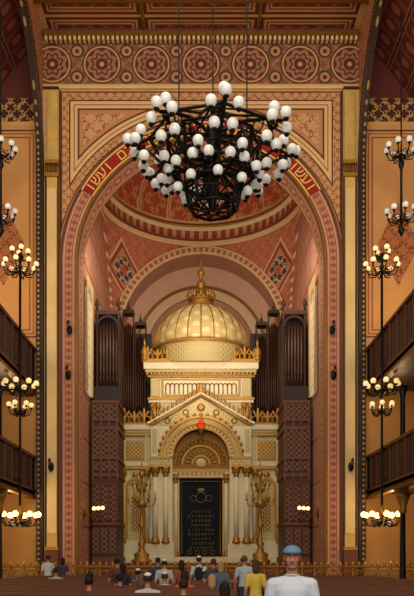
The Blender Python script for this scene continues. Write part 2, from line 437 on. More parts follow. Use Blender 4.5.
def column(b,x,y,z0,z1,r,ms=M_white,mc=M_gold):
    b.lathe([(r*1.7,0),(r*1.7,.12),(r*1.3,.18),(r*1.45,.26),(r*1.1,.34)],x,y,mc,12,z=z0)
    b.lathe([(r*1.05,.34),(r,(z1-z0)*.4),(r*.9,z1-z0-.5)],x,y,ms,12,z=z0)
    b.lathe([(r*.95,0),(r*1.15,.04),(r*1.0,.1),(r*1.3,.25),(r*1.8,.4),(r*1.9,.5)],x,y,mc,12,z=z1-.5)
    for k in range(6):
        a=k*pi/3; b.ell((x+r*1.4*cos(a),y+r*1.4*sin(a),z1-.2),(.05,.05,.13),mc,6,4)
b.box(-4.4,4.4,F-.35,40.6,1.3,1.6,M_white); b.box(-4.35,-1.4,F-.25,40.6,1.6,2.3,M_white); b.box(1.4,4.35,F-.25,40.6,1.6,2.3,M_white)
for sx in (-1,1):
    q=lambda a,b_:sorted((sx*a,sx*b_))
    b.box(*q(2.65,4.2),F+.25,40.5,2.3,8.3,M_white)
    for px in (2.85,4.1): 
        b.box(*q(px-.12,px+.12),F+.1,F+.3,2.3,8.3,M_white); b.box(*q(px-.05,px+.05),F+.06,F+.12,2.6,8.0,M_ivory2)
    b.box(*q(2.6,4.28),F+.02,40.6,8.0,8.12,M_gold); b.box(*q(2.55,4.35),F-.08,40.6,8.3,8.55,M_white); b.box(*q(2.6,4.3),F,40.6,8.15,8.3,M_ivory2)
    b.box(*q(2.6,4.25),F+.05,F+.3,6.25,6.4,M_gold); b.box(*q(2.6,4.25),F+.02,F+.3,6.4,6.6,M_white)
    cx=sx*3.48
    b.box(cx-.5,cx+.5,F+.1,F+.26,6.75,7.75,M_gold); b.box(cx-.42,cx+.42,F+.06,F+.2,6.83,7.67,M_lattg)
    b.band(cx,5.3,.38,.52,F+.08,F+.26,mpF,M_gold,z0=2.6,n=14); b.box(cx-.38,cx+.38,F+.2,F+.26,2.5,5.6,M_ivory2)
    b.box(cx-.2,cx+.2,F+.14,F+.22,3.0,4.8,M_lattg)
    for e in (-.62,.62): column(b,cx+e,F+.05,2.3,6.2,.1)
    b.ell((cx,F+.15,5.95),(.16,.08,.16),M_gold)
    crest(b,min(sx*2.75,sx*4.3),max(sx*2.75,sx*4.3),F,8.55,.95,.5)
    cresty(b,F+.2,40.3,sx*4.3,8.55,.9)
    b.lathe([(.12,0),(.18,.1),(.08,.2),(.2,.4),(.15,.6),(.05,.7),(.09,.85),(.02,1.1)],sx*4.2,F,M_gold,10,z=8.6)
    for px,r in ((1.85,.13),(2.4,.15)):
        column(b,sx*px,F-.15,2.3,6.3,r)
    b.box(*q(1.6,2.65),F-.38,F+.1,6.3,6.42,M_gold); b.box(*q(1.62,2.62),F-.34,F+.1,6.42,6.75,M_ivory2); b.box(*q(1.6,2.65),F-.38,F+.1,6.75,6.85,M_gold)
    b.box(*q(2.25,2.62),F-.2,F+.1,6.85,8.45,M_white); b.box(*q(2.33,2.54),F-.24,F-.1,7.1,8.3,M_ivory2)
    b.lathe([(.1,0),(.16,.1),(.07,.2),(.17,.4),(.1,.6),(.03,.9)],sx*2.45,F-.1,M_gold,10,z=8.7)
    column(b,sx*1.33,F+.25,1.6,6.0,.09)
b.archwall(-2.65,2.65,0,1.5,6.85,1.3,8.5,F-.1,F+.6,mpF,M_white,M_gold,n=28)
b.band(0,6.85,1.45,1.56,F-.22,F-.1,mpF,M_gold,n=28); b.band(0,6.85,1.56,1.72,F-.17,F-.1,mpF,M_white,n=28); b.band(0,6.85,1.72,1.84,F-.25,F-.1,mpF,M_gold,n=28)
b.band(0,6.85,1.84,2.02,F-.2,F-.1,mpF,M_ivory2,n=28); b.band(0,6.85,2.02,2.14,F-.3,F-.1,mpF,M_gold,n=28)
for i in range(25):
    a=pi*i/24; b.ell((1.64*cos(a),F-.2,6.85+1.64*sin(a)),.05,M_gold,6,4)
for i in range(21):
    a=pi*i/20; b.ell((2.2*cos(a),F-.2,6.85+2.2*sin(a)),(.1,.07,.1),M_gold,6,4)
b.add([(-2.7,F-.12,8.5),(2.7,F-.12,8.5),(0,F-.12,10.1),(-2.7,F+.6,8.5),(2.7,F+.6,8.5),(0,F+.6,10.1)],[(0,1,2),(3,5,4),(0,2,5,3),(1,4,5,2),(0,3,4,1)],M_ivory2)
for sx in (-1,1):
    b.tube([(sx*2.8,F-.18,8.6),(0,F-.18,10.2)],.08,M_white,4); b.tube([(sx*2.6,F-.2,8.5),(0,F-.2,10.02)],.06,M_gold,4)
    for i in range(12):
        t=(i+.5)/12; b.ell((sx*2.75*(1-t),F-.18,8.78+1.6*t),(.08,.08,.2),M_gold,6,5)
    b.ring((sx*.8,F-.14,9.2),.14,.04,M_gold,'xz',10,4); b.ring((sx*1.75,F-.14,8.75),.13,.04,M_gold,'xz',10,4)
b.ell((0,F-.15,9.45),(.22,.06,.22),M_gold,6,4); b.ell((0,F-.18,10.45),(.14,.1,.28),M_gold)
b.box(-1.5,1.5,F+.4,F+.6,5.8,8.35,M_goldd)
for i in range(15):
    a=pi*(i+.5)/15; b.ring((1.2*cos(a),F+.36,6.5+1.25*sin(a)),.11,.03,M_gold,'xz',8,4)
b.band(0,6.5,.95,1.03,F+.28,F+.4,mpF,M_gold,n=18)
for i in range(11):
    a=pi*(i+.5)/11; b.ell((.72*cos(a),F+.36,6.5+.75*sin(a)),(.05,.05,.18),M_gold,6,5,R=Matrix.Rotation(pi/2-a,3,'Y'))
b.band(0,6.5,.42,.5,F+.28,F+.4,mpF,M_gold,n=18); b.ell((0,F+.36,6.6),(.3,.1,.26),M_ivory2)
b.box(-1.5,1.5,F+.2,F+.5,5.85,6.15,M_white); b.box(-1.5,1.5,F+.15,F+.5,6.15,6.25,M_gold); b.box(-1.5,1.5,F+.15,F+.5,5.78,5.86,M_gold)
for k in range(11): b.ring((-1.2+k*.24,F+.16,6.0),.08,.02,M_gold,'xz',8,4)
b.box(-1.5,-1.17,F+.35,F+.6,1.3,5.8,M_white); b.box(1.17,1.5,F+.35,F+.6,1.3,5.8,M_white)
for sx in (-1,1): b.box(*sorted((sx*1.14,sx*1.2)),F+.3,F+.6,1.3,5.8,M_gold)
b.box(-2.7,2.7,F+.65,40.9,8.5,11.55,M_white)
b.box(-2.85,2.85,F+.5,41,10.0,10.12,M_gold); b.box(-2.8,2.8,F+.55,41,9.85,10.0,M_white)
b.box(-2.85,2.85,F+.5,41,11.2,11.3,M_gold); b.box(-2.95,2.95,F+.4,41.1,11.45,11.6,M_ivory2); b.box(-3.05,3.05,F+.3,41.2,11.6,11.95,M_white); b.box(-3.1,3.1,F+.25,41.2,11.95,12.02,M_gold)
for i in range(28): x=-2.86+i*.212; b.box(x-.05,x+.05,F+.4,F+.5,11.3,11.46,M_gold)
b.box(-2.1,2.1,F+.58,F+.68,10.2,11.1,M_gold); b.box(-2.0,2.0,F+.55,F+.62,10.28,11.02,M_white)
for i in range(17):
    x=-1.88+i*.235; b.tube([(x,F+.52,10.3),(x,F+.52,10.75)],.03,M_goldd,5)
    if i<16: b.ring((x+.1175,F+.52,10.75),.115,.03,M_goldd,'xz',6,4,a0=0,a1=pi)
for sx in (-1,1):
    for px in (2.3,2.6): column(b,sx*px,F+.55,8.6,9.85,.07)
    b.box(*sorted((sx*2.2,sx*2.66)),F+.56,F+.66,10.2,11.1,M_ivory2)
    b.box(*sorted((sx*1.9,sx*2.15)),F+.5,F+.66,8.6,9.8,M_ivory2)
crest(b,-3.1,3.1,F+.35,12.02,.85,.5)
cresty(b,F+.5,41,-3.05,12.02,.8); cresty(b,F+.5,41,3.05,12.02,.8)
for sx in (-1,1): b.lathe([(.14,0),(.2,.1),(.08,.2),(.22,.45),(.12,.7),(.04,.8),(.08,.95),(.01,1.2)],sx*3.0,F+.35,M_gold,10,z=12.02)
b.ring((0,F+.25,12.65),.42,.07,M_gold,'xz',16,6)
for k in range(12):
    a=2*pi*k/12; b.ell((.55*cos(a),F+.25,12.65+.55*sin(a)),(.07,.05,.2),M_gold,6,5,R=Matrix.Rotation(pi/2-a,3,'Y'))
b.ell((0,F+.22,12.65),(.25,.08,.28),M_gold)
for e in (-.8,.8): b.ring((e,F+.28,12.4),.25,.06,M_gold,'xz',12,5)
b.lathe([(2.55,0),(2.55,.8),(2.65,.85),(2.65,.95)],0,39.5,M_ivory2,48,z=12)
dp=[(2.55,0),(2.64,.25),(2.62,.6),(2.5,1.0),(2.25,1.45),(1.9,1.85),(1.45,2.2),(.95,2.45),(.5,2.6),(.3,2.68)]
b.lathe(dp,0,39.5,M_adome,96,z=12.95,rmod=lambda a,h:1+.018*abs(sin(a*12)))
for k in range(24):
    a=2*pi*k/24; b.tube([((r+.03)*cos(a),39.5+(r+.03)*sin(a),12.95+h) for r,h in dp],.035,M_gold,5)
b.ring((0,39.5,12.95),2.68,.09,M_gold,'xy',48,6)
b.lathe([(.75,0),(.8,.08),(.6,.12),(.55,.3),(.7,.35),(.72,.42)],0,39.5,M_gold,24,z=15.5)
for k in range(12):
    a=2*pi*k/12; b.ell((.72*cos(a),39.5+.72*sin(a),16.12),(.1,.1,.24),M_gold,6,6)
b.lathe([(.5,0),(.55,.2),(.35,.5),(.14,.62),(.2,.75),(.26,.95),(.1,1.1),(.08,1.3),(.18,1.4),(.22,1.55),(.1,1.72),(.04,1.9),(.1,2.05),(.03,2.2),(.015,2.7)],0,39.5,M_gold,16,z=15.9)
b.build('torah_ark')

b=MB(); vs=[];fs=[];n=48
for i in range(n+1):
    x=-1.13+2.26*i/n; y=F+.3+.035*sin(i*1.1)
    vs+=[(x,y,1.62),(x,y,5.76)]
for i in range(n): fs.append((2*i,2*i+2,2*i+3,2*i+1))
b.add(vs,fs,M_curtain,True); b.add([(v[0],v[1]+.04,v[2]) for v in vs],fs,M_curtain,True)
H22="אבגדהוזחטיכלמנסעפצקרשת"
for r in range(9):
    nn=random.choice((6,7,8)); 
    for k in range(nn): put_glyph(b,random.choice(H22),(k-(nn-1)/2)*.18,F+.24,4.0-r*.24,.2,0,M_thread)
b.ring((0,F+.23,4.75),.28,.02,M_thread,'xz',14,4); b.ell((0,F+.24,5.15),(.2,.02,.1),M_thread)
for sx in (-1,1):
    b.ring((sx*.42,F+.23,4.7),.16,.018,M_thread,'xz',10,4); b.tube([(sx*1.02,F+.23,1.75),(sx*1.02,F+.23,5.6)],.02,M_thread,4)
b.tube([(-1.02,F+.23,5.6),(1.02,F+.23,5.6)],.02,M_thread,4)
for k in range(4): b.ring((-.6+k*.4,F+.23,1.85),.12,.018,M_thread,'xz',10,4)
b.build('ark_curtain')
b=MB(); ly=F-.6
b.lathe([(.03,0),(.13,.1),(.18,.28),(.17,.4),(.08,.52)],0,ly,M_red,14,z=8.2)
b.lathe([(.01,0),(.08,.12),(.17,.3),(.2,.38)],0,ly,M_gold,14,z=7.9); b.ring((0,ly,8.5),.2,.03,M_gold,'xy',14,5)
for k in range(3): a=k*2.1; b.tube([(.2*cos(a),ly+.2*sin(a),8.5),(0,ly,8.95)],.012,M_gold,4)
b.tube([(0,ly,8.95),(0,F-.1,9.05)],.02,M_gold,4)
b.build('eternal_light')

def candelabrum(x,y):
    b=MB(); z=1.3
    b.lathe([(.5,0),(.5,.15),(.35,.2),(.4,.45),(.2,.55),(.12,.8),(.2,.95),(.1,1.1),(.08,1.7),(.18,1.85),(.1,2.0),(.07,2.7),(.2,2.85),(.24,3.0),(.09,3.15),(.06,4.2),(.12,4.3),(.16,4.45),(.05,4.6)],x,y,M_gold,12,z=z)
    for tz,R,n in ((3.0,.68,6),(3.75,.45,6)):
        for k in range(n):
            a=2*pi*k/n
            P=[(x+cos(a)*r,y+sin(a)*r,z+tz+h) for r,h in ((.05,0),(R*.5,-.22),(R*.9,-.12),(R,.12))]
            b.tube(P,.03,M_gold,5); b.lathe([(.03,0),(.09,.05),(.04,.08),(.035,.3),(.01,.42)],P[-1][0],P[-1][1],M_gold,8,z=P[-1][2])
    b.lathe([(.05,0),(.1,.05),(.04,.1),(.04,.35),(.01,.45)],x,y,M_gold,8,z=z+4.6)
    b.build('gilt_candelabrum')
candelabrum(-2.95,35.2); candelabrum(2.95,35.2)

# ------------------------------------------------------------------ organ screens + organ pipes
for sx in (-1,1):
    q=lambda a,c:sorted((sx*a,sx*c)); XO=5.12
    b=MB(); y=33.3
    b.box(*q(3.95,XO),y+.1,36.2,1.3,8.95,M_wood); b.box(*q(4.5,XO),36.2,41.6,1.3,7.95,M_wood)
    for z0,z1 in ((1.3,1.6),(3.1,3.25),(5.4,5.55),(6.2,6.35),(7.6,7.75),(8.0,8.1),(8.85,8.98)):
        b.box(*q(3.88,XO),y-.02,36.3,z0,z1,M_woodr)
    b.box(*q(4.0,XO-.03),y+.03,y+.12,8.1,8.85,M_latt); b.box(*q(4.0,XO-.03),y+.03,y+.12,6.35,7.6,M_latt)
    for k in range(3): 
        cx=sx*(4.15+.4*k)
        b.band(cx,4.9,.13,.19,y,y+.12,mpF,M_woodr,z0=3.3,n=10); b.box(cx-.13,cx+.13,y+.06,y+.11,3.3,5.0,M_latt)
        b.box(cx-.17,cx+.17,y,y+.1,1.75,2.95,M_woodr); b.box(cx-.12,cx+.12,y-.02,y+.1,1.85,2.85,M_latt)
        b.box(cx-.16,cx+.16,y,y+.1,5.65,6.1,M_latt)
    for k in range(4):
        cx=sx*(3.95+.38*k)
        b.lathe([(.07,0),(.05,.1),(.045,1.9),(.08,2.1)],cx,y,M_woodr,8,z=3.3); b.box(cx-.04,cx+.04,y-.03,y+.1,5.55,8.9,M_woodr)
    b.build('carved_organ_screen')
    b=MB()
    b.box(*q(4.0,XO),34.6,36.1,9.0,13.3,M_woodd); b.box(*q(3.92,XO),34.0,34.7,9.0,9.8,M_woodd); b.box(*q(3.92,XO),34.1,36.1,13.3,13.5,M_wood)
    for k in range(7):
        cx=sx*(4.1+.155*k); top=13.1-.12*abs(k-3)
        b.lathe([(.02,0),(.07,.45),(.07,top-9.9)],cx,34.35,M_pipe,10,z=9.85); b.box(cx-.03,cx+.03,34.27,34.29,10.35,10.5,M_iron)
    for e in (3.98,5.02): b.lathe([(.09,0),(.06,.2),(.06,4.0),(.1,4.3)],sx*e,34.15,M_woodd,8,z=9.0); b.lathe([(.1,0),(.05,.15),(.12,.3),(.02,.6)],sx*e,34.2,M_woodd,8,z=13.5)
    b.band(sx*4.5,12.7,.45,.56,34.1,34.25,mpF,M_woodd,n=14)
    b.box(*q(2.9,XO),41.25,41.6,8,14.6,M_woodd); b.box(*q(4.4,XO),40.3,41.6,8.0,9.9,M_woodd); b.box(*q(2.85,4.4),41.25,41.6,1.3,9.9,M_woodd); b.box(*q(3.15,4.4),40.7,41.3,8.7,9.9,M_woodd)
    for g,(c,hh) in enumerate(((3.5,14.9),(4.2,15.6),(4.8,14.6))):
        for k in range(5):
            cx=sx*(c-.24+.12*k); top=hh-.1*abs(k-2)
            b.lathe([(.02,0),(.058,.45),(.058,top-10.4)],cx,41.05-.15*cos((k-2)*.6),M_pipe,10,z=9.9)
        b.box(sx*c-.32,sx*c+.32,40.8,41.5,hh+.05,hh+.25,M_woodd)
        for e in (-.32,.32): b.lathe([(.06,0),(.045,.2),(.045,hh-10),(.07,hh-9.8)],sx*c+e*.95,40.9,M_wood,8,z=9.9)
        b.lathe([(.06,0),(.1,.15),(.03,.3),(.01,.6)],sx*c,41.0,M_wood,8,z=hh+.25)
    b.build('pipe_organ')

# ------------------------------------------------------------------ galleries
for sx in (-1,1):
    q=lambda a,c:sorted((sx*a,sx*c))
    b=MB(); X=7.1; YE=30.25
    for zf,zt in ((8.9,10.5),(4.5,5.9)):
        b.box(*q(X,14.55),-4,YE,zf-.2,zf+.05,M_woodd)
        b.box(*q(X,X+.12),-4,YE,zf-.35,zt-.1,M_paraf)
        b.box(*q(X-.08,X+.2),-4,YE,zt-.12,zt,M_woodr); b.box(*q(X-.06,X+.16),-4,YE,zf-.1,zf,M_woodr); b.box(*q(X-.1,X+.16),-4,YE,zf-.42,zf-.3,M_goldd)
        yy=-3.5
        while yy<30:
            b.box(*q(X-.06,X+.02),yy-.06,yy+.06,zf,zt-.1,M_wood); yy+=1.0
    for yy in (25.8,20.4,15.0,9.6,4.2):
        b.lathe([(.22,0),(.22,.3),(.12,.4),(.1,3.2)],sx*7.35,yy,M_iron,10)
        b.lathe([(.1,0),(.16,.1),(.13,.25),(.26,.6),(.3,.75)],sx*7.35,yy,M_gold,12,z=3.2)
        b.box(*q(7.1,7.5),yy-.25,yy+.25,3.95,4.2,M_gold)
        b.lathe([(.14,0),(.1,.3),(.09,2.9),(.2,3.3)],sx*7.35,yy,M_iron,10,z=4.9-.35)
    b.build('side_gallery')

def globe(b,x,y,z,r=.11,m=None): b.ell((x,y,z),r,m or M_globe,12,8); b.lathe([(r*.3,0),(r*.6,.05),(r*.25,.09)],x,y,M_iron,6,z=z-r-.06)
def tier(b,x,y,z,R,n,r=.11,m=None,a0=0,up=.18):
    for k in range(n):
        a=a0+2*pi*k/n
        P=[(x+cos(a)*q_,y+sin(a)*q_,z+h) for q_,h in ((0,.05),(R*.45,-.16),(R*.85,-.1),(R,up-.08))]
        b.tube(P,.025,M_iron,5); b.ring((x+cos(a)*R*.5,y+sin(a)*R*.5,z+.0),.1,.014,M_iron,'xz',8,4)
        globe(b,x+cos(a)*R,y+sin(a)*R,z+up+r,r,m)
    b.ring((x,y,z),R*.45,.02,M_iron,'xy',16,4)
for sx in (-1,1):
    for yy in (27.2,16.6):
        b=MB(); x=sx*6.95
        b.tube([(x,yy,3.2),(x,yy,13.2)],.05,M_iron,8)
        b.lathe([(.02,0),(.1,.15),(.04,.3),(.14,.5),(.05,.7)],x,yy,M_iron,8,z=12.6); b.lathe([(.01,0),(.12,.2),(.16,.4),(.05,.6)],x,yy,M_gold,8,z=3.0)
        tier(b,x,yy,12.6,.62,8,.1,M_lampu); tier(b,x,yy,13.15,.3,4,.1,M_lampu,a0=.4); tier(b,x,yy,8.0,.62,8,.11,M_lampu); tier(b,x,yy,7.2,.42,6,.1,M_lampu,a0=.3); tier(b,x,yy,2.95,.7,8,.12,M_lamp)
        for zz in (10.4,9.0,5.8,4.6): b.tube([(x,yy,zz),(sx*7.12,yy,zz)],.03,M_iron,5)
        b.build('gallery_lamp_standard')
    b=MB(); x=sx*7.75; yy=27.4
    b.tube([(x,yy,14.3),(x,yy,22.7)],.03,M_iron,6); b.lathe([(.01,0),(.14,.25),(.05,.5),(.05,2.6),(.12,2.8),(.03,3.2)],x,yy,M_iron,8,z=14.0)
    tier(b,x,yy,14.7,.55,8,.12); tier(b,x,yy,17.2,.55,8,.12,a0=.3)
    b.build('aisle_chandelier')
for x,y,z,s in ((-5.55,29.86,11.2,-1),(-5.6,29.86,9.3,-1),(5.55,29.86,11.2,1),(5.6,29.86,9.3,1),(6.27,29.6,5.4,1),(-6.27,29.6,5.4,-1)):
    b=MB(); b.ell((x,y,z),(.12,.06,.2),M_iron); b.tube([(x,y,z),(x,y-.25,z-.1),(x,y-.3,z+.05)],.025,M_iron,5); b.lathe([(.03,0),(.1,.08),(.05,.12)],x,y-.3,M_goldd,8,z=z+.03); b.ell((x,y-.3,z+.22),(.06,.06,.1),M_iron,8,6)
    b.build('wall_sconce')
for sx in (-1,1):
    b=MB(); y=31.9; z=3.6
    b.ell((sx*5.24,y,z),(.05,.14,.25),M_goldd)
    for k in range(3):
        P=[(sx*5.22,y,z),(sx*(4.95),y-.1*(k-1),z-.15),(sx*(4.85-.22*k),y-.2*(k-1),z+.05)]
        b.tube(P,.025,M_goldd,5); globe(b,P[-1][0],P[-1][1],P[-1][2]+.16,.09,M_lamp)
    b.build('bracket_lamp')
b=MB(); y=28.0; z=.62
b.box(-8.5,8.5,y-.08,y+.08,z,z+.08,M_gold); b.tube([(-8.5,y,z+.62),(8.5,y,z+.62)],.04,M_gold,6); b.tube([(-8.5,y,z+.48),(8.5,y,z+.48)],.02,M_gold,5)
for i in range(35):
    x=-8.5+i*.5
    b.lathe([(.07,0),(.05,.1),(.07,.3),(.04,.45),(.06,.62),(.08,.7),(.02,.84)],x,y,M_gold,8,z=z)
    if i<34:
        c=x+.25; b.ring((c,y,z+.28),.17,.025,M_gold,'xz',12,4); b.ring((c,y,z+.28),.07,.02,M_gold,'xz',8,4)
        b.ell((c,y,z+.72),(.06,.03,.1),M_gold,6,5)
b.build('gilt_altar_rail')

# ------------------------------------------------------------------ great chandelier
b=MB(); cx,cy=.3,17.7
def pt(a,r,z): return (cx+r*cos(a),cy+r*sin(a),z)
n=8; A0=.12
for zz,r,t in ((12.0,1.6,.04),(12.0,1.15,.035),(11.2,1.05,.04),(11.8,.55,.03),(10.95,.72,.04),(10.35,.6,.04),(10.65,.68,.025)):
    P=[pt(A0+2*pi*k/n,r,zz) for k in range(n)]; b.tube(P,t,M_iron,5,closed=True)
b.tube([(cx,cy,10.3),(cx,cy,13.0)],.07,M_iron,8)
b.lathe([(.05,0),(.2,.15),(.1,.3),(.25,.6),(.1,.9)],cx,cy,M_iron,10,z=11.6)
for k in range(n):
    a=A0+2*pi*k/n
    b.tube([pt(a,.1,12.2),pt(a,.9,12.2),pt(a,1.6,12.0),pt(a,2.0,11.8)],.045,M_iron,5)
    b.tube([pt(a,.1,11.5),pt(a,1.05,11.2),pt(a,1.55,11.65),pt(a,1.9,11.75)],.04,M_iron,5)
    b.tube([pt(a,1.15,12.0),pt(a,1.05,11.2),pt(a,.72,10.95),pt(a,.6,10.35)],.045,M_iron,5)
    b.tube([pt(a,.1,12.9),pt(a,.5,12.5),pt(a,1.5,12.1)],.03,M_iron,5)
    b.tube([pt(a,.6,10.35),pt(a,.1,10.25)],.03,M_iron,5)
    for r,zz,R in ((.75,12.0,.16),(1.35,11.95,.15),(1.3,11.6,.17),(.7,11.6,.15),(.85,11.9,.1)):
        c=pt(a,r,zz); b.tube([(c[0]+R*cos(g)*cos(a),c[1]+R*cos(g)*sin(a),c[2]+R*sin(g)) for g in [2*pi*i/10 for i in range(10)]],.024,M_iron,4,closed=True)
    a2=a+2*pi/n
    for (r0,z0,r1,z1) in ((1.05,11.2,.72,10.95),(.72,10.95,.6,10.35),(1.15,12.0,1.05,11.2)):
        b.tube([pt(a,r0,z0),pt(a2,r1,z1)],.022,M_iron,4); b.tube([pt(a2,r0,z0),pt(a,r1,z1)],.022,M_iron,4)
    for (dr,da,dz) in ((2.12,0,11.95),(1.97,.16,11.8),(1.97,-.16,11.8),(1.8,.0,12.2),(1.74,.12,11.45),(1.74,-.12,11.45)):
        p=pt(a+da,dr,dz); globe(b,*p,.135); b.tube([pt(a,1.7,11.8),(p[0],p[1],p[2]-.15)],.022,M_iron,4)
    am=a+pi/n
    b.tube([pt(am,.1,11.4),pt(am,.6,11.0),pt(am,.97,11.12)],.035,M_iron,5)
    for (dr,da,dz) in ((1.36,0,11.3),(1.16,.17,11.15),(1.16,-.17,11.15)):
        p=pt(am+da,dr,dz); globe(b,*p,.13); b.tube([pt(am,.95,11.15),(p[0],p[1],p[2]-.14)],.022,M_iron,4)
    p=pt(a,.88,10.85); globe(b,*p,.125); b.tube([pt(a,.72,10.95),(p[0],p[1],p[2]-.14)],.02,M_iron,4)
for e in (-.85,.85): b.tube([(cx+e,cy,12.0),(cx+e,cy,23.9)],.018,M_iron,5); b.tube([(cx,cy,12.2),(cx+e,cy,12.0)],.03,M_iron,5)
b.tube([(cx,cy,13.0),(cx,cy,23.9)],.018,M_iron,5)
b.build('globe_chandelier')

# ------------------------------------------------------------------ pews
ROW0=10.0; PITCH=1.1
def pew(x0,x1,Y):
    b=MB()
    b.box(x0,x1,Y-.2,Y+.25,.41,.45,M_wood); b.box(x0,x1,Y-.27,Y-.2,.12,.95,M_wood); b.box(x0-.02,x1+.02,Y-.32,Y-.16,.95,1.0,M_woodr)
    n=max(1,int((x1-x0)/1.4))
    for i in range(n+1):
        x=x0+(x1-x0)*i/n; b.box(x-.03,x+.03,Y-.27,Y+.22,0,.66,M_woodd); b.box(x-.045,x+.045,Y-.2,Y+.25,.66,.7,M_woodr)
    for i in range(n):
        xa=x0+(x1-x0)*i/n+.12; xb=x0+(x1-x0)*(i+1)/n-.12; b.box(xa,xb,Y-.285,Y-.265,.3,.85,M_woodr)
    b.build('wooden_pew')
for k in range(14):
    Y=ROW0+PITCH*k; pew(-6.0,.62,Y); pew(1.8,6.0,Y)

# ------------------------------------------------------------------ people
def smat(name,h,r=.8): return pmat(name,h,None,rough=r,var=.06,vscale=8)
SK=smat('skin','#b2765a',.55); SK2=smat('skin_lips','#8a4c40',.5); EYE=smat('eye_white','#ddd8d0',.3); IRIS=smat('iris','#2a1c14',.3); SHOE=smat('shoe_leather','#1c1613')
cm={}
def C(h):
    if h not in cm: cm[h]=smat('cloth_'+h[1:],h)
    return cm[h]
def pod(mb,p0,r0,p1,r1,n=12):
    p0=Vector(p0);p1=Vector(p1); t=(p1-p0); L=t.length; t.normalize()
    up=Vector((0,0,1)) if abs(t.z)<.9 else Vector((0,1,0)); a=t.cross(up).normalized(); c=t.cross(a)
    rings=[]
    for i in range(1,5): g=-pi/2+pi/2*i/4; rings.append((p0+t*r0*sin(g),r0*cos(g)))
    for i in range(0,4): g=pi/2*i/4; rings.append((p1+t*r1*sin(g),r1*cos(g)))
    vs=[tuple(p0-t*r0)];fs=[]
    for c0,r in rings:
        for k in range(n): g=2*pi*k/n; vs.append(tuple(c0+a*r*cos(g)+c*r*sin(g)))
    vs.append(tuple(p1+t*r1)); T=len(vs)-1; m=len(rings)
    for k in range(n):
        k2=(k+1)%n; fs.append((0,1+k,1+k2)); fs.append((T,1+(m-1)*n+k2,1+(m-1)*n+k))
        for i in range(m-1): fs.append((1+i*n+k,1+(i+1)*n+k,1+(i+1)*n+k2,1+i*n+k2))
    mb.add(vs,fs,SK)
def loft(mb,secs,n=20):
    vs=[];fs=[]
    for (x,y,z,rx,ry) in secs:
        for k in range(n): g=2*pi*k/n; vs.append((x+rx*cos(g),y+ry*sin(g),z))
    for i in range(len(secs)-1):
        for k in range(n): k2=(k+1)%n; fs.append((i*n+k,i*n+k2,(i+1)*n+k2,(i+1)*n+k))
    fs.append(tuple(range(n))[::-1]); fs.append(tuple((len(secs)-1)*n+k for k in range(n)))
    mb.add(vs,fs,SK)
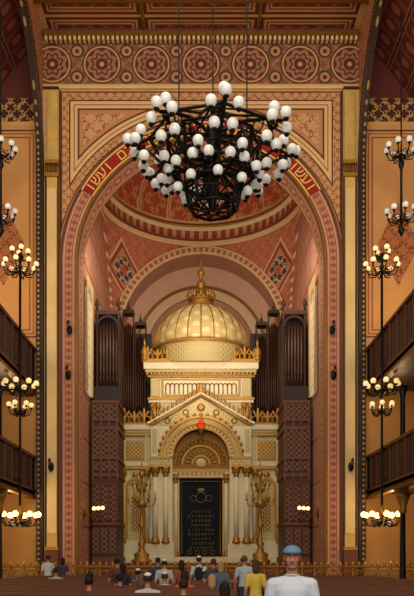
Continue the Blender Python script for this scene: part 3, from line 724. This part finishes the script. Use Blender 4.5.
def person(name,loc,rot,height,pose,shirt,trous,hair,hat=None,female=False,vox=.014,beard=None,tilt=0,longs=False,pack=None):
    k=height/1.75; mb=MB(); bones=[]
    w=.88 if female else 1.0
    dz=0 if pose=='stand' else -.43
    Z=lambda z:z+dz
    loft(mb,[(0,0,Z(.84),.13,.09),(0,0,Z(.92),.165*w+.01,.115),(0,0,Z(1.02),.155*w,.11),(0,.005,Z(1.12),.145*w,.105),(0,.01,Z(1.24),.16*w,.115),(0,.005,Z(1.33),.175*w,.115),(0,0,Z(1.40),.165*w,.095),(0,-.005,Z(1.45),.105,.075),(0,-.005,Z(1.485),.062,.058)])
    bones.append(('shirt',(0,0,Z(.98)),(0,0,Z(1.42)),.15))
    bones.append(('trous',(0,0,Z(.86)),(0,0,Z(.93)),.14))
    pod(mb,(0,-.005,Z(1.42)),.06,(0,.005,Z(1.56)),.054); bones.append(('skin',(0,0,Z(1.51)),(0,0,Z(1.6)),.06))
    for s in (-1,1):
        sh=(s*.185*w,0,Z(1.385))
        if pose=='stand':
            el=(s*.25*w,-.02,1.11); wr=(s*.265*w,.05,.87); d=Vector((0,.15,-1)).normalized(); sd=Vector((0,1,0)); inn=Vector((-s,0,0))
            hp=(s*.09,0,.90); kn=(s*.105,.02,.49); an=(s*.11,-.01,.09); toe=(s*.125,.15,.035)
        else:
            el=(s*.26*w,.06,Z(1.12)); wr=(s*.16,.27,.61); d=Vector((-s*.2,1,-.1)).normalized(); sd=Vector((-s*1,-.2,0)).normalized(); inn=Vector((0,0,-1))
            hp=(s*.09,0,.53); kn=(s*.11,.42,.50); an=(s*.11,.40,.09); toe=(s*.12,.55,.035)
        pod(mb,(s*.07*w,0,Z(1.41)),.06,sh,.066); bones.append(('shirt',(s*.08,0,Z(1.39)),sh,.075))
        mid=tuple((Vector(sh)*.4+Vector(el)*.6))
        pod(mb,sh,.066,mid,.057); pod(mb,mid,.050,el,.044); bones.append(('shirt',sh,mid if not longs else el,.062))
        if not longs: bones.append(('skin',tuple(Vector(sh)*.3+Vector(el)*.7),el,.046))
        m2=tuple(Vector(el)*.65+Vector(wr)*.35)
        pod(mb,el,.044,m2,.043); pod(mb,m2,.043,wr,.029); bones.append(('shirt' if longs else 'skin',el,wr,.04))
        W=Vector(wr); 
        for i in (-1,0,1): pod(mb,W+d*.01+sd*.012*i,.016,W+d*.085+sd*.022*i,.014,8)
        for i,L in zip((-1.5,-.5,.5,1.5),(.75,.95,1.0,.9)):
            B=W+d*.09+sd*i*.021; m=B+d*.042*L+inn*.01; t=m+d*.03*L+inn*.02
            pod(mb,B,.0095,m,.0088,8); pod(mb,m,.0088,t,.0075,8)
        B=W+d*.03+sd*.03; m=B+d*.03+sd*.022; t=m+d*.03+sd*.006; pod(mb,B,.013,m,.011,8); pod(mb,m,.011,t,.009,8)
        bones.append(('skin',wr,tuple(W+d*.17),.03))
        pod(mb,hp,.092,kn,.062); 
        c2=tuple(Vector(kn)*.65+Vector(an)*.35+Vector((0,-.015,0)))
        pod(mb,kn,.062,c2,.06); pod(mb,c2,.06,an,.045); pod(mb,(an[0],an[1]-.03,.05),.048,toe,.036)
        bones+= [('trous',hp,kn,.08),('trous',kn,(an[0],an[1],.13),.055),('shoe',(an[0],an[1]-.03,.05),toe,.045)]
    hz=Z(1.645)
    piv=Vector((0,0,Z(1.55))); T=Matrix.Translation(piv)@Matrix.Rotation(tilt,4,'X')@Matrix.Translation(-piv)
    mb.M=T
    mb.ell((0,.0,hz+.015),(.076,.096,.095),SK,20,14); mb.ell((0,.03,hz-.035),(.06,.068,.075),SK,18,12); mb.ell((0,.062,hz-.088),(.028,.028,.022),SK)
    pod(mb,(0,.092,hz+.012),.009,(0,.112,hz-.025),.014,8); mb.ell((0,.085,hz+.022),(.045,.014,.009),SK)
    mb.ell((0,.093,hz-.052),(.024,.009,.008),SK)
    for s in (-1,1): mb.ell((s*.077,-.005,hz-.005),(.010,.018,.03),SK,10,8); mb.ell((s*.018,.095,hz-.027),(.009,.009,.008),SK,8,6); mb.ell((s*.04,.07,hz-.02),(.022,.02,.02),SK,8,6)
    bones.append(('head',(0,0,hz-.05),(0,0,hz+.03),.1))
    tmp=mb.build('tmp')
    md=tmp.modifiers.new('r','REMESH'); md.mode='VOXEL'; md.voxel_size=vox
    ms=tmp.modifiers.new('s','SMOOTH'); ms.factor=.5; ms.iterations=2
    dg=bpy.context.evaluated_depsgraph_get(); me=bpy.data.meshes.new_from_object(tmp.evaluated_get(dg)); bpy.data.objects.remove(tmp)
    me.name=name; me.materials.clear()
    M={'skin':0,'head':0,'shirt':1,'trous':2,'shoe':3}
    for m in (SK,C(shirt),C(trous),SHOE): me.materials.append(m)
    BB=[(M[l],Vector(p),Vector(q_),r) for l,p,q_,r in bones]
    mis=[]
    for p in me.polygons:
        c=p.center; best=9; bi=0
        if c.z>Z(1.485) : bi=0
        else:
            for i,p0,p1,r in BB:
                t=p1-p0; L2=t.length_squared; g=max(0,min(1,(c-p0).dot(t)/L2)) if L2>0 else 0
                dd=(c-(p0+t*g)).length/r
                if dd<best: best=dd; bi=i
        mis.append(bi)
    me.polygons.foreach_set('material_index',mis); me.polygons.foreach_set('use_smooth',[True]*len(mis)); me.update()
    ob=bpy.data.objects.new(name,me); sc.collection.objects.link(ob)
    ob.location=loc; ob.rotation_euler=(0,0,rot); ob.scale=(k,k,k)
    h=MB(); h.M=T; hm=C(hair)
    if hat!='cap':
        h.ell((0,-.014,hz+.032),(.085,.098,.092),hm,18,12)
    else: h.ell((0,-.02,hz-.0),(.081,.09,.075),hm,18,12)
    if female:
        h.ell((0,-.035,hz-.015),(.09,.078,.115),hm,18,12); h.ell((0,-.05,hz-.085),(.086,.06,.125),hm,18,12)
    for s in (-1,1):
        h.ell((s*.031,.083,hz+.002),(.013,.011,.008),EYE,10,8); h.ell((s*.031,.0925,hz+.002),(.0055,.003,.0055),IRIS,8,6)
        h.ell((s*.032,.094,hz+.022),(.019,.005,.004),hm,8,6)
    h.ell((0,.101,hz-.052),(.021,.004,.005),SK2,10,6)
    h.build('hair_and_features',ob)
    if beard:
        g=MB(); g.M=T; g.ell((0,.05,hz-.09),(.045,.048,.024),C(beard),16,10); g.ell((0,.099,hz-.04),(.024,.006,.004),C(beard),10,6); g.build('beard',ob)
    if hat=='cap':
        g=MB(); g.M=T; c_=C('#5f7f9c'); c2=C('#46627d')
        vs=[];fs=[];n=24;m=8
        for i in range(m+1):
            t=pi/2*i/m
            for q_ in range(n): a=2*pi*q_/n; vs.append(((.09+.004*abs(sin(3*a)))*cos(t)*cos(a),-.004+(.108)*cos(t)*sin(a),hz+.05+.072*sin(t)))
        for i in range(m):
            for q_ in range(n): fs.append((i*n+q_,i*n+(q_+1)%n,(i+1)*n+(q_+1)%n,(i+1)*n+q_))
        g.add(vs,fs,c_,True)
        g.ring((0,-.004,hz+.052),.092,.009,c2,'xy',24,6)
        vs=[];fs=[]
        for i in range(13):
            a=pi*(.14+.72*i/12); yo=.135*sin(a)**1.3+.01
            vs+=[(.085*cos(a),.095*sin(a)-.004,hz+.056),(.088*cos(a),yo,hz+.052),(.088*cos(a),yo,hz+.046),(.085*cos(a),.095*sin(a)-.004,hz+.05)]
        for i in range(12):
            o=4*i
            for q_ in range(4): q2=(q_+1)%4; fs.append((o+q_,o+q2,o+4+q2,o+4+q_))
        g.add(vs,fs,c2,True); g.ell((0,-.004,hz+.122),(.01,.01,.006),c2)
        g.build('cap',ob)
    if hat=='kippah':
        g=MB(); g.M=T; g.ell((0,-.03,hz+.085),(.072,.08,.048),C('#dcdad2'),16,8); g.build('kippah',ob)
    if name=='man_in_cap':
        g=MB(); g.ring((0,.002,Z(1.478)),.066,.008,C('#b4b7be'),'xy',24,6); g.build('collar',ob)
    if pack:
        g=MB(); g.ell((0,-.17,Z(1.22)),(.14,.09,.22),C(pack),14,10); g.box(-.1,.1,-.28,-.2,Z(1.05),Z(1.22),C(pack))
        for s in (-1,1): g.tube([(s*.1,-.12,Z(1.38)),(s*.12,-.03,Z(1.46)),(s*.12,.1,Z(1.4)),(s*.12,.125,Z(1.25)),(s*.13,0,Z(1.05))],.014,C(pack),5)
        g.build('backpack',ob)
    return ob
person('man_in_cap',(.90,7.0,0),pi-.1,1.78,'stand','#bfc4cc','#4a4c55','#6a625a',hat='cap',vox=.008,beard='#7c6a5e',tilt=-.03)
R=lambda k:ROW0+PITCH*k
seat=[(.37,1,'#2b2622','#332a26','#1d1512',None,True),(-1.0,3,'#bfbab0','#2b2b33','#3b2a1e','kippah',False),(-1.77,5,'#2a2a30','#222228','#1c1512',None,False),
(-.85,6,'#b8b4aa','#2b2b33','#4a3826','kippah',False),(-.36,5,'#b4563a','#2b2b33','#2a1c14',None,True),(.22,4,'#3b4a60','#2b2b33','#a88450',None,True),
(.42,7,'#9a8f86','#2b2b33','#3a2a20',None,False),(-1.67,8,'#5a6a80','#2b2b33','#2a2018','kippah',False),(-2.1,3,'#4a3c34','#2b2b33','#1c1512',None,False),
(-.9,8,'#8c2f2a','#2b2b33','#2a2018',None,True),(-.3,2,'#26303c','#22222a','#241a14',None,False),(-1.3,5,'#3c3a38','#2b2b33','#6a5038',None,True),(.1,9,'#bcb6aa','#2b2b33','#3a2a20','kippah',False),
(-2.6,6,'#2c2c2c','#222228','#1c1512',None,False),(2.4,9,'#40464f','#222228','#30241c',None,False),(-4.3,10,'#b2ac9f','#222228','#30241c',None,False)]
for i,(x,r,s,t,h,hat,fem) in enumerate(seat):
    person('seated_visitor',(x,R(r)-.03,0),random.uniform(-.12,.12),1.72+random.uniform(-.05,.08),'sit',s,t,h,hat=hat,female=fem,longs=(i%3==0),tilt=random.uniform(-.1,.05))
person('standing_woman',(1.08,14.0,0),.1,1.60,'stand','#cdae44','#3a3a44','#4a3020',female=True)
person('standing_man',(1.12,18.2,0),-.2,1.68,'stand','#aeb3b8','#3a3a44','#5a4632')
person('standing_man_with_backpack',(-.06,R(9)+.62,0),0,1.66,'stand','#c9c6bd','#2f3440','#3a2a20',hat='kippah',pack='#1d2028')
stand=[(-.5,7,1.56,'#9a4a34','#2a1c14',None,True),(.32,7,1.6,'#3b4350','#4a3626',None,False),(-1.9,6,1.5,'#2c2a2c','#1c1512',None,True),(-.95,7,1.58,'#b4aea2','#30241c','kippah',False),
(.45,5,1.55,'#55606c','#a07c4c',None,True),(-1.25,9,1.62,'#38404c','#30241c',None,False),(-2.3,8,1.6,'#6a3a34','#1c1512',None,False),(1.3,21,1.62,'#2c3038','#30241c',None,False)]
for x,r,hh,s,h,hat,fem in stand:
    yy=R(r)+.6 if r<20 else 22.0
    person('standing_visitor',(x,yy,0),random.uniform(-.4,.4),hh,'stand',s,'#2b2b33',h,hat=hat,female=fem)
person('standing_man',(-5.6,25.9,0),.6,1.68,'stand','#cfccc4','#2f3440','#3a2a20')
person('standing_woman',(-5.1,26.1,0),.2,1.6,'stand','#4a3a50','#2f3440','#2a1c14',female=True)

# ------------------------------------------------------------------ lights
def area(name,loc,tgt,size,e,col=(1,.9,.76)):
    l=bpy.data.lights.new(name,'AREA'); l.energy=e; l.size=size; l.color=col; o=bpy.data.objects.new(name,l); sc.collection.objects.link(o)
    o.location=loc; d=Vector(tgt)-Vector(loc); o.rotation_euler=d.to_track_quat('-Z','Y').to_euler(); return o
area('rear_fill',(0,-3,13),(0,30,11),10,2600,(1,.94,.84))  # no windows built here; added area lamp lighting the nave from behind
area('nave_fill',(0,14,21),(0,30,9),6,850)  # added area lamp high in the nave, no fixture, brightens the arch wall
area('sanctuary_fill_left',(-3.2,31.9,16.5),(0,40,6),2.5,200)  # unseen lamp behind the arch, added to brighten the ark
area('sanctuary_fill_right',(3.2,31.9,16.5),(0,40,6),2.5,200)  # its mirrored twin, likewise added
area('dome_fill',(0,33.5,9.5),(0,38,22),3,260,(1,.86,.74))  # unseen upward lamp added to brighten the dome and pendentives
def glow(x,y,z,e):
    l=bpy.data.lights.new('lamp_glow','POINT'); l.energy=e; l.color=(1,.68,.34); l.shadow_soft_size=.3; o=bpy.data.objects.new('lamp_glow',l); sc.collection.objects.link(o); o.location=(x,y,z)
for sx in (-1,1):
    area('aisle_fill',(sx*11,18,14),(sx*8,30,14),4,400,(1,.86,.66))  # added fill lamp without a fixture, aimed at the aisle end wall
    glow(sx*7.7,27.6,3.3,170); glow(sx*7.9,28.4,7.7,60); glow(sx*7.9,28.4,12.6,60)
w=bpy.data.worlds.new('world'); sc.world=w; w.use_nodes=True
w.node_tree.nodes['Background'].inputs[0].default_value=(1,.92,.8,1); w.node_tree.nodes['Background'].inputs[1].default_value=.72

# ------------------------------------------------------------------ camera
cd=bpy.data.cameras.new('camera'); cam=bpy.data.objects.new('camera',cd); sc.collection.objects.link(cam)
cam.location=(0,0,1.7); cam.rotation_euler=(pi/2,0,0)
cd.sensor_width=36; cd.lens=708/596*36; cd.shift_x=6/596; cd.shift_y=257/596; cd.clip_end=200
sc.camera=cam
